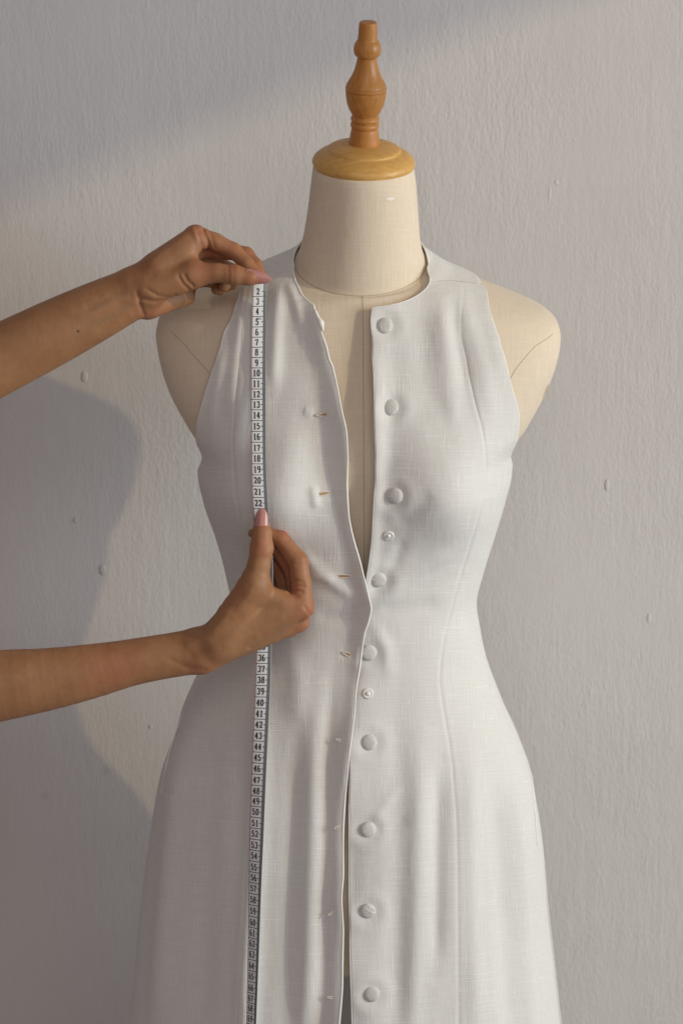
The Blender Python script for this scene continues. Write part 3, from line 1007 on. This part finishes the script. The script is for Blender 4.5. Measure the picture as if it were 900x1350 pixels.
keys = sorted(LAB)
keys = sorted(keys + [23]); LAB[23] = 677.5
for a, b in zip(keys[:-1], keys[1:]):
    tick(-0.97, 0.56, (LAB[a] + LAB[b]) / 2, 0.42)
    tick(0.36, 0.56, LAB[a], 0.5)
tick(-.35, .3, 419.2, .35); tick(-.3, .34, 420.8, .3)
o = mesh_obj("tick_marks", tv, tf, M_ink, tape, False)
o["kind"] = "stuff"
tv, tf = [], []
for a, b in zip(keys[:-1], keys[1:]):
    for j in range(10):
        tick(0.60, 0.88 if j % 5 else 0.97, LAB[a] + (LAB[b] - LAB[a]) * (j / 10 + .05), 0.28)
o = mesh_obj("millimetre_marks", tv, tf, M_ink, tape, False)
o["kind"] = "stuff"

# ------------------------------------------------------------------ arms (continuous surfaces from a distance field)
def surface_nets(F):
    nx, ny, nz = F.shape
    ins = F < 0
    corner = [(0, 0, 0), (1, 0, 0), (0, 1, 0), (1, 1, 0), (0, 0, 1), (1, 0, 1), (0, 1, 1), (1, 1, 1)]
    sl = lambda A, c: A[c[0]:nx - 1 + c[0], c[1]:ny - 1 + c[1], c[2]:nz - 1 + c[2]]
    cnt = sum(sl(ins, c).astype(np.int8) for c in corner)
    act = (cnt > 0) & (cnt < 8)
    ci = np.argwhere(act)
    idm = np.full(act.shape, -1, np.int64)
    idm[act] = np.arange(len(ci))
    vals = np.stack([F[ci[:, 0] + c[0], ci[:, 1] + c[1], ci[:, 2] + c[2]] for c in corner], 1)
    acc = np.zeros((len(ci), 3)); num = np.zeros(len(ci))
    for a in range(8):
        for b in range(a + 1, 8):
            ca, cb = np.array(corner[a]), np.array(corner[b])
            if np.abs(ca - cb).sum() != 1: continue
            va, vb = vals[:, a], vals[:, b]
            m = (va < 0) != (vb < 0)
            t = np.where(m, va / (va - vb + 1e-12), 0)
            acc += np.where(m[:, None], ca + t[:, None] * (cb - ca), 0)
            num += m
    V = ci + acc / num[:, None]
    Q = []
    for ax in range(3):
        o1, o2 = [(1, 2), (2, 0), (0, 1)][ax]
        s0 = [slice(1, -1)] * 3; s1 = [slice(1, -1)] * 3
        s0[ax] = slice(0, -1); s1[ax] = slice(1, None)
        A_, B_ = ins[tuple(s0)], ins[tuple(s1)]
        off = np.ones(3, int); off[ax] = 0
        e = np.argwhere(A_ != B_)
        if not len(e): continue
        flip = ins[tuple((e + off).T)]
        e = e + off
        def cell(d1, d2):
            k = e.copy(); k[:, o1] -= d1; k[:, o2] -= d2
            return idm[k[:, 0], k[:, 1], k[:, 2]]
        q = np.stack([cell(1, 1), cell(0, 1), cell(0, 0), cell(1, 0)], 1)
        q[~flip] = q[~flip][:, ::-1]
        Q.append(q)
    Q = np.vstack(Q)
    return V, Q[(Q >= 0).all(1)]


def smin(a, b, k):
    h = np.clip(0.5 + 0.5 * (b - a) / k, 0, 1)
    return b * (1 - h) + a * h - k * h * (1 - h)


class Sculpt:
    """Distance field on a grid in photo-aligned coordinates: x right, y down, d towards the viewer (all in photo pixels)."""
    def __init__(self, lo, hi, h):
        self.lo, self.h = np.array(lo, float), h
        self.n = [int((b - a) / h) + 1 for a, b in zip(lo, hi)]
        self.ax = [np.float32(lo[k] + h * np.arange(self.n[k])) for k in range(3)]

    def new(self):
        return np.full(self.n, 60.0, np.float32)

    def box(self, P, m):
        P = np.array(P)
        sl = []
        for k in range(3):
            a = int(np.clip((P[:, k].min() - m - self.lo[k]) / self.h, 0, self.n[k] - 1))
            b = int(np.clip((P[:, k].max() + m - self.lo[k]) / self.h + 2, 1, self.n[k]))
            sl.append(slice(a, b))
        g = np.meshgrid(*[self.ax[k][sl[k]] for k in range(3)], indexing='ij', sparse=True)
        return tuple(sl), g

    def cone(self, F, a, b, k=6.0, flat=1.0):
        ra, rb = a[3], b[3]
        sl, (X, Y, D) = self.box([a[:3], b[:3]], max(ra, rb) + 26)
        bx, by, bd = b[0] - a[0], b[1] - a[1], (b[2] - a[2]) / flat
        px, py, pd = X - a[0], Y - a[1], (D - a[2]) / flat
        L2 = bx * bx + by * by + bd * bd + 1e-6
        t = np.clip((px * bx + py * by + pd * bd) / L2, 0, 1)
        d = np.sqrt((px - t * bx) ** 2 + (py - t * by) ** 2 + (pd - t * bd) ** 2) - (ra + (rb - ra) * t)
        F[sl] = smin(F[sl], d.astype(np.float32), k)

    def chain(self, pts, k=3.0, flat=1.0, fine=False):
        F = self.new()
        if fine: pts = curve_pts(np.array(pts, float), 26)
        for a, b in zip(pts[:-1], pts[1:]): self.cone(F, a, b, k, flat)
        return F

    def groove(self, F, pts, w, depth):
        P3 = [p[:3] for p in pts]
        sl, (X, Y, D) = self.box(P3, max(3 * w, 22))
        best = None
        for a, b in zip(P3[:-1], P3[1:]):
            bx, by, bd = b[0] - a[0], b[1] - a[1], b[2] - a[2]
            px, py, pd = X - a[0], Y - a[1], D - a[2]
            t = np.clip((px * bx + py * by) / (bx * bx + by * by + 1e-6), 0, 1)
            d2 = (px - t * bx) ** 2 + (py - t * by) ** 2 + (pd - t * bd) ** 2 * 0.012
            best = d2 if best is None else np.minimum(best, d2)
        F[sl] += ((2.1 if w < 2.3 else 1.35) * depth * np.exp(-best / (w * w))).astype(np.float32)


def build_arm(name, label, sc, field, Y0, pc, flush, moles, veins=()):
    V, Q = surface_nets(field)
    # relax
    E = np.vstack([Q[:, [0, 1]], Q[:, [1, 2]], Q[:, [2, 3]], Q[:, [3, 0]]])
    for _ in range(2):
        S = np.zeros_like(V); C = np.zeros(len(V))
        for k in range(3):
            S[:, k] = np.bincount(E[:, 0], V[E[:, 1], k], len(V)) + np.bincount(E[:, 1], V[E[:, 0], k], len(V))
        C = np.bincount(E[:, 0], minlength=len(V)) + np.bincount(E[:, 1], minlength=len(V))
        V = 0.5 * V + 0.5 * S / np.maximum(C, 1)[:, None]
    G = sc.lo + V * sc.h
    base = at(pc[0], pc[1], Y0)
    s = np.dot(base - CAM, FWD) / FPX
    # aligned with the line of sight at the arm's own depth
    Wd = base + ((G[:, 0] - pc[0]) * s)[:, None] * RIGHT - ((G[:, 1] - pc[1]) * s)[:, None] * UP - (G[:, 2] * s)[:, None] * FWD
    root = empty(name, base)
    tag(root, label, "arm")
    o = mesh_obj("skin", Wd, Q, M_skin, root)
    fl = np.zeros(len(G))
    for (x, y, d, r, amt) in flush:
        fl = np.maximum(fl, amt * np.exp(-(((G - (x, y, d)) ** 2).sum(1)) / (r * r)))
    mo = np.zeros(len(G))
    for (x, y, r) in moles:
        mo = np.maximum(mo, ((np.hypot(G[:, 0] - x, G[:, 1] - y) < r) & (G[:, 2] > 0)) * 0.8)
    vn = np.zeros(len(G))
    for line in veins:
        d_, _ = seg_dist(G[:, 0], G[:, 1], curve_pts(line, 14))
        vn = np.maximum(vn, np.exp(-(d_ / 3.2) ** 2) * (G[:, 2] > 0))
    for nm, arr in (("flush", fl), ("mole", mo), ("vein", vn)):
        att = o.data.attributes.new(nm, 'FLOAT', 'POINT')
        att.data.foreach_set("value", arr.astype(np.float32))
    def tow(p):
        p = np.asarray(p, float)
        return base + ((p[..., 0] - pc[0]) * s)[..., None] * RIGHT - ((p[..., 1] - pc[1]) * s)[..., None] * UP - (p[..., 2] * s)[..., None] * FWD
    return root, o, tow


def nail(root, tow, base, tip, width, d, roll, curve, lift=0.0):
    """Almond nail plate from cuticle to tip (photo-aligned coordinates), curved across."""
    base, tip = np.array(base, float), np.array(tip, float)
    ax = tip - base
    L = np.linalg.norm(ax); ax /= L
    side0 = np.array((-ax[1], ax[0], 0.0)); side0 /= np.linalg.norm(side0)
    out0 = np.cross(ax, side0); out0 = out0 if out0[2] > 0 else -out0
    side = side0 * math.cos(roll) + out0 * math.sin(roll)
    out = -side0 * math.sin(roll) + out0 * math.cos(roll)
    nu, nv = 26, 15
    U = np.linspace(0, 1, nu)
    wid = width / 2 * np.where(U < 0.15, np.sqrt(np.clip(1 - ((0.15 - U) / 0.15) ** 2 * 0.55, 0, 1)), np.where(U < .45, 1.0, np.sqrt(np.clip(1 - ((U - .45) / .56) ** 2.3, 0, 1))))
    Vv = np.linspace(-1, 1, nv)
    P = []
    for u, w in zip(U, wid):
        for v in Vv:
            P.append(base + ax * L * u + side * (w * v) + out * (lift + 1.0 * math.sin(u * 2.6) - curve * (w * v / (width / 2)) ** 2))
    o = mesh_obj("thumbnail", tow(np.array(P)), grid_faces(nu, nv), M_nail, root)
    s = o.modifiers.new("thick", 'SOLIDIFY'); s.thickness, s.offset = 0.0005, 0
    return o


# --- upper arm: pinches the tape's end on the shoulder
SA = Sculpt((-215, 285, -84), (368, 640, 62), 1.35)
palm = SA.chain([(-205, 574, 0, 55), (-100, 522, 0, 50.5), (0, 474, 0, 46), (70, 439, 0, 43), (130, 409, 0, 38.5), (175, 387, 2, 33.5)], 1e-3, 0.80, True)
for a, b, fl in (((180, 380, 4, 27), (256, 316, 8, 16.5), 1), ((185, 382, -8, 27), (258, 328, -16, 15), 1), ((186, 388, -20, 22), (258, 343, -38, 14), 1), ((190, 398, -26, 20), (256, 362, -54, 13), 1),
                 ((196, 400, -10, 20), (244, 388, -46, 11), 1), ((200, 382, 14, 23), (255, 364, 22, 18), 1), ((212, 356, 12, 22), (246, 328, 12, 14), 1), ((240, 336, 12, 13), (256, 352, 18, 9.5), 1)):
    SA.cone(palm, a, b, 10, fl)
fing = {
    'thumb': [(255, 364, 22, 17), (288, 362, 28, 12), (310, 365, 30, 13), (330, 368, 30, 10.4), (347, 370.5, 29, 6.2)],
    'index': [(259, 312, 8, 15), (284, 319.5, 4, 11.5), (308, 331, 3, 10.6), (326, 349, 9, 9.2), (341, 363, 13, 7)],
    'middle': [(262, 324, -18, 14), (296, 328, -18, 12), (324, 335, -14, 10.5), (337, 349, -7, 8.8), (342, 360, -1, 7.5)],
    'ring': [(260, 342, -38, 13), (290, 348, -42, 11), (312, 356, -40, 10), (304, 371, -28, 8.6), (295, 376, -20, 7.6)],
    'little': [(256, 361, -54, 12), (282, 366, -56, 9.5), (296, 371, -52, 8.6), (289, 378, -42, 7.4), (283, 379, -36, 6.6)],
}
field = palm.copy()
for nm, ch in fing.items():
    field = np.minimum(field, smin(palm, SA.chain(ch, 4), 7 if nm == 'thumb' else 5))
g = SA.groove
g(field, [(184, 388, 34), (186, 402, 26), (190, 414, 14)], 2.6, 1.5)          # wrist crease
g(field, [(188, 396, 30), (205, 399, 30), (222, 396, 26), (232, 392, 24)], 2.8, 1.6)   # base of the thumb pad
g(field, [(196, 384, 36), (210, 392, 34), (226, 394, 30)], 2.2, .8)
g(field, [(246, 366, 40), (250, 374, 38), (256, 379, 34)], 2.2, .9)
g(field, [(238, 368, 40), (243, 377, 38), (250, 383, 32)], 2.2, .8)
g(field, [(268, 306, 20), (274, 318, 18), (276, 332, 14)], 2.4, 1.1)
g(field, [(262, 308, 24), (264, 322, 22), (268, 336, 20)], 2.6, .9)
g(field, [(303, 354, 40), (304, 366, 43), (303, 376, 40)], 2.2, .45)
g(field, [(309, 354, 40), (310, 366, 43), (309, 376, 40)], 2.2, .4)
g(field, [(268, 303, 20), (276, 322, 10), (278, 338, 0)], 2.6, 1.3)
g(field, [(276, 306, 18), (283, 326, 8)], 2.4, 1.0)
g(field, [(255, 302, 22), (262, 318, 24), (266, 334, 22)], 3.0, -1.0)
g(field, [(246, 312, 22), (222, 330, 26), (200, 348, 28)], 4.5, -.7)
g(field, [(230, 350, 34), (205, 362, 36)], 5, .6)
g(field, [(140, 392, 38), (158, 396, 38), (178, 400, 34)], 4, -.6)
g(field, [(150, 400, 38), (110, 422, 40)], 5, -.9)     # tendon of the wrist
g(field, [(165, 383, 34), (120, 408, 40)], 5, .6)
rootA, oA, towA = build_arm("person_arm", "tanned forearm and hand pinching the tape end on the form's shoulder", SA, field, -0.062, (250, 360),
                            [(262, 300, 10, 24, .7), (308, 333, 5, 18, .6), (330, 330, -14, 18, .5), (345, 370, 28, 24, .8), (310, 356, 40, 16, .5), (268, 358, 36, 22, .45), (190, 355, 30, 22, .35), (200, 412, 0, 20, .5), (284, 336, -6, 24, .8)],
                            [(106, 439, 1.7), (0, 500, 2)],
                            [[(176, 402), (150, 420), (120, 432), (95, 446)], [(168, 392), (140, 404), (112, 424)]])
nail(rootA, towA, (324, 365.5, 38.5), (357.5, 371.5, 33), 16.5, 0, R(-14), 3.6, 0.6)

# --- lower arm: holds the tape at the waist
SB = Sculpt((-215, 655, -78), (430, 1010, 62), 1.35)
palm = SB.chain([(-205, 938, 0, 57), (-100, 922, 0, 52), (0, 904, 0, 47), (60, 896, 0, 41.5), (120, 885, 0, 36), (180, 872, 0, 30.5), (225, 864, 0, 29.5), (262, 858, 0, 30)], 1e-3, 0.82, True)
for a, b in (((266, 856, 0, 28), (396, 802, 8, 16)), ((266, 861, -10, 26), (394, 820, -14, 13.5)), ((266, 862, -24, 23), (382, 828, -36, 12)), ((268, 860, -34, 20), (368, 828, -50, 12)),
             ((288, 845, 12, 26), (337, 770, 26, 20)), ((300, 838, 8, 25), (372, 800, 10, 18)), ((345, 782, 18, 15), (386, 794, 12, 11))):
    SB.cone(palm, a, b, 10)
fing = {
    'thumb': [(335, 775, 26, 20), (342, 745, 30, 14.6), (346, 722, 32, 15), (346, 702, 32, 12.4), (346, 686, 31, 8.5)],
    'index': [(398, 801, 8, 16), (397, 770, 8, 13), (393, 740, 7, 13), (370, 710, 6, 10.5), (350, 703, 7, 8.5), (333, 703, 8, 6)],
    'middle': [(392, 820, -14, 14), (392, 784, -18, 12.5), (386, 752, -18, 11.5), (366, 724, -14, 9.8), (345, 720, -8, 8)],
    'ring': [(382, 828, -36, 12.5), (380, 795, -40, 11.5), (374, 768, -40, 10.5), (362, 746, -34, 9), (348, 742, -26, 8)],
    'little': [(368, 828, -50, 12), (366, 800, -54, 10), (360, 780, -52, 9), (352, 766, -46, 8), (345, 762, -38, 7)],
}
field = palm.copy()
for nm, ch in fing.items():
    field = np.minimum(field, smin(palm, SB.chain(ch, 4), 8 if nm == 'thumb' else 5))
g = SB.groove
for dy, dp in ((0, .75), (3.6, .6), (-3.4, .5), (6.8, .4)):
    g(field, [(334, 717 + dy, 44), (341, 719.5 + dy, 47), (348, 719 + dy, 47), (357, 716.5 + dy, 43)], 1.7, dp)
for k_ in range(6):   # folds on the back of the thumb's base
    x_, y_ = 322 - k_ * 9, 760 + k_ * 11.5
    g(field, [(x_ - 12, y_ - 9, 22), (x_ - 1, y_ + 2, 36)], 1.9, .55)
for (p, q, r_) in (((380, 770, 20), (390, 765, 20), (400, 767, 16)), ((381, 776, 20), (391, 771, 21), (401, 773, 17)), ((383, 781, 20), (392, 778, 21), (399, 780, 18))):
    g(field, [p, q, r_], 2.0, .9)
g(field, [(362, 772, 26), (376, 782, 24), (392, 786, 20)], 2.6, .8)
g(field, [(330, 853, 10), (360, 834, 16), (388, 820, 14), (402, 812, 12)], 3.2, 1.4)    # tendon line to the knuckles
g(field, [(340, 838, 24), (370, 822, 24), (392, 810, 20)], 5, -.8)
g(field, [(250, 846, 30), (280, 830, 34), (300, 808, 38)], 7, -1.2)
g(field, [(255, 862, 30), (290, 842, 34), (315, 815, 34)], 7, .9)
g(field, [(276, 814, 22), (286, 806, 28), (296, 800, 32)], 2, .6)
g(field, [(402, 800, 16), (410, 812, 10), (408, 822, 4)], 2.6, 1.0)
g(field, [(392, 745, 16), (402, 742, 12)], 2.4, .7); g(field, [(384, 742, 16), (378, 752, 12)], 2.4, .9)
g(field, [(300, 850, 26), (335, 832, 30), (372, 812, 26)], 4.5, -.7)
g(field, [(310, 812, 40), (325, 790, 46), (338, 768, 50)], 4.5, -.6)
g(field, [(225, 868, 26), (250, 880, 22), (270, 882, 16)], 4, .8)
rootB, oB, towB = build_arm("person_arm", "tanned forearm and hand holding the tape at the waist, thumb pointing up", SB, field, -0.128, (330, 780),
                            [(412, 800, 8, 26, .7), (402, 826, -12, 18, .6), (398, 742, 6, 20, .5), (375, 705, 6, 24, .7), (346, 719, 44, 18, .6), (346, 690, 40, 18, .5), (372, 740, -10, 30, .9), (392, 775, 18, 16, .6), (310, 780, 30, 20, .35), (262, 882, 10, 26, .4), (150, 885, 30, 40, .4)], [])
nail(rootB, towB, (345.5, 704, 42.5), (346.5, 670.5, 36.5), 17.5, 0, R(0), 4.2, 0.8)
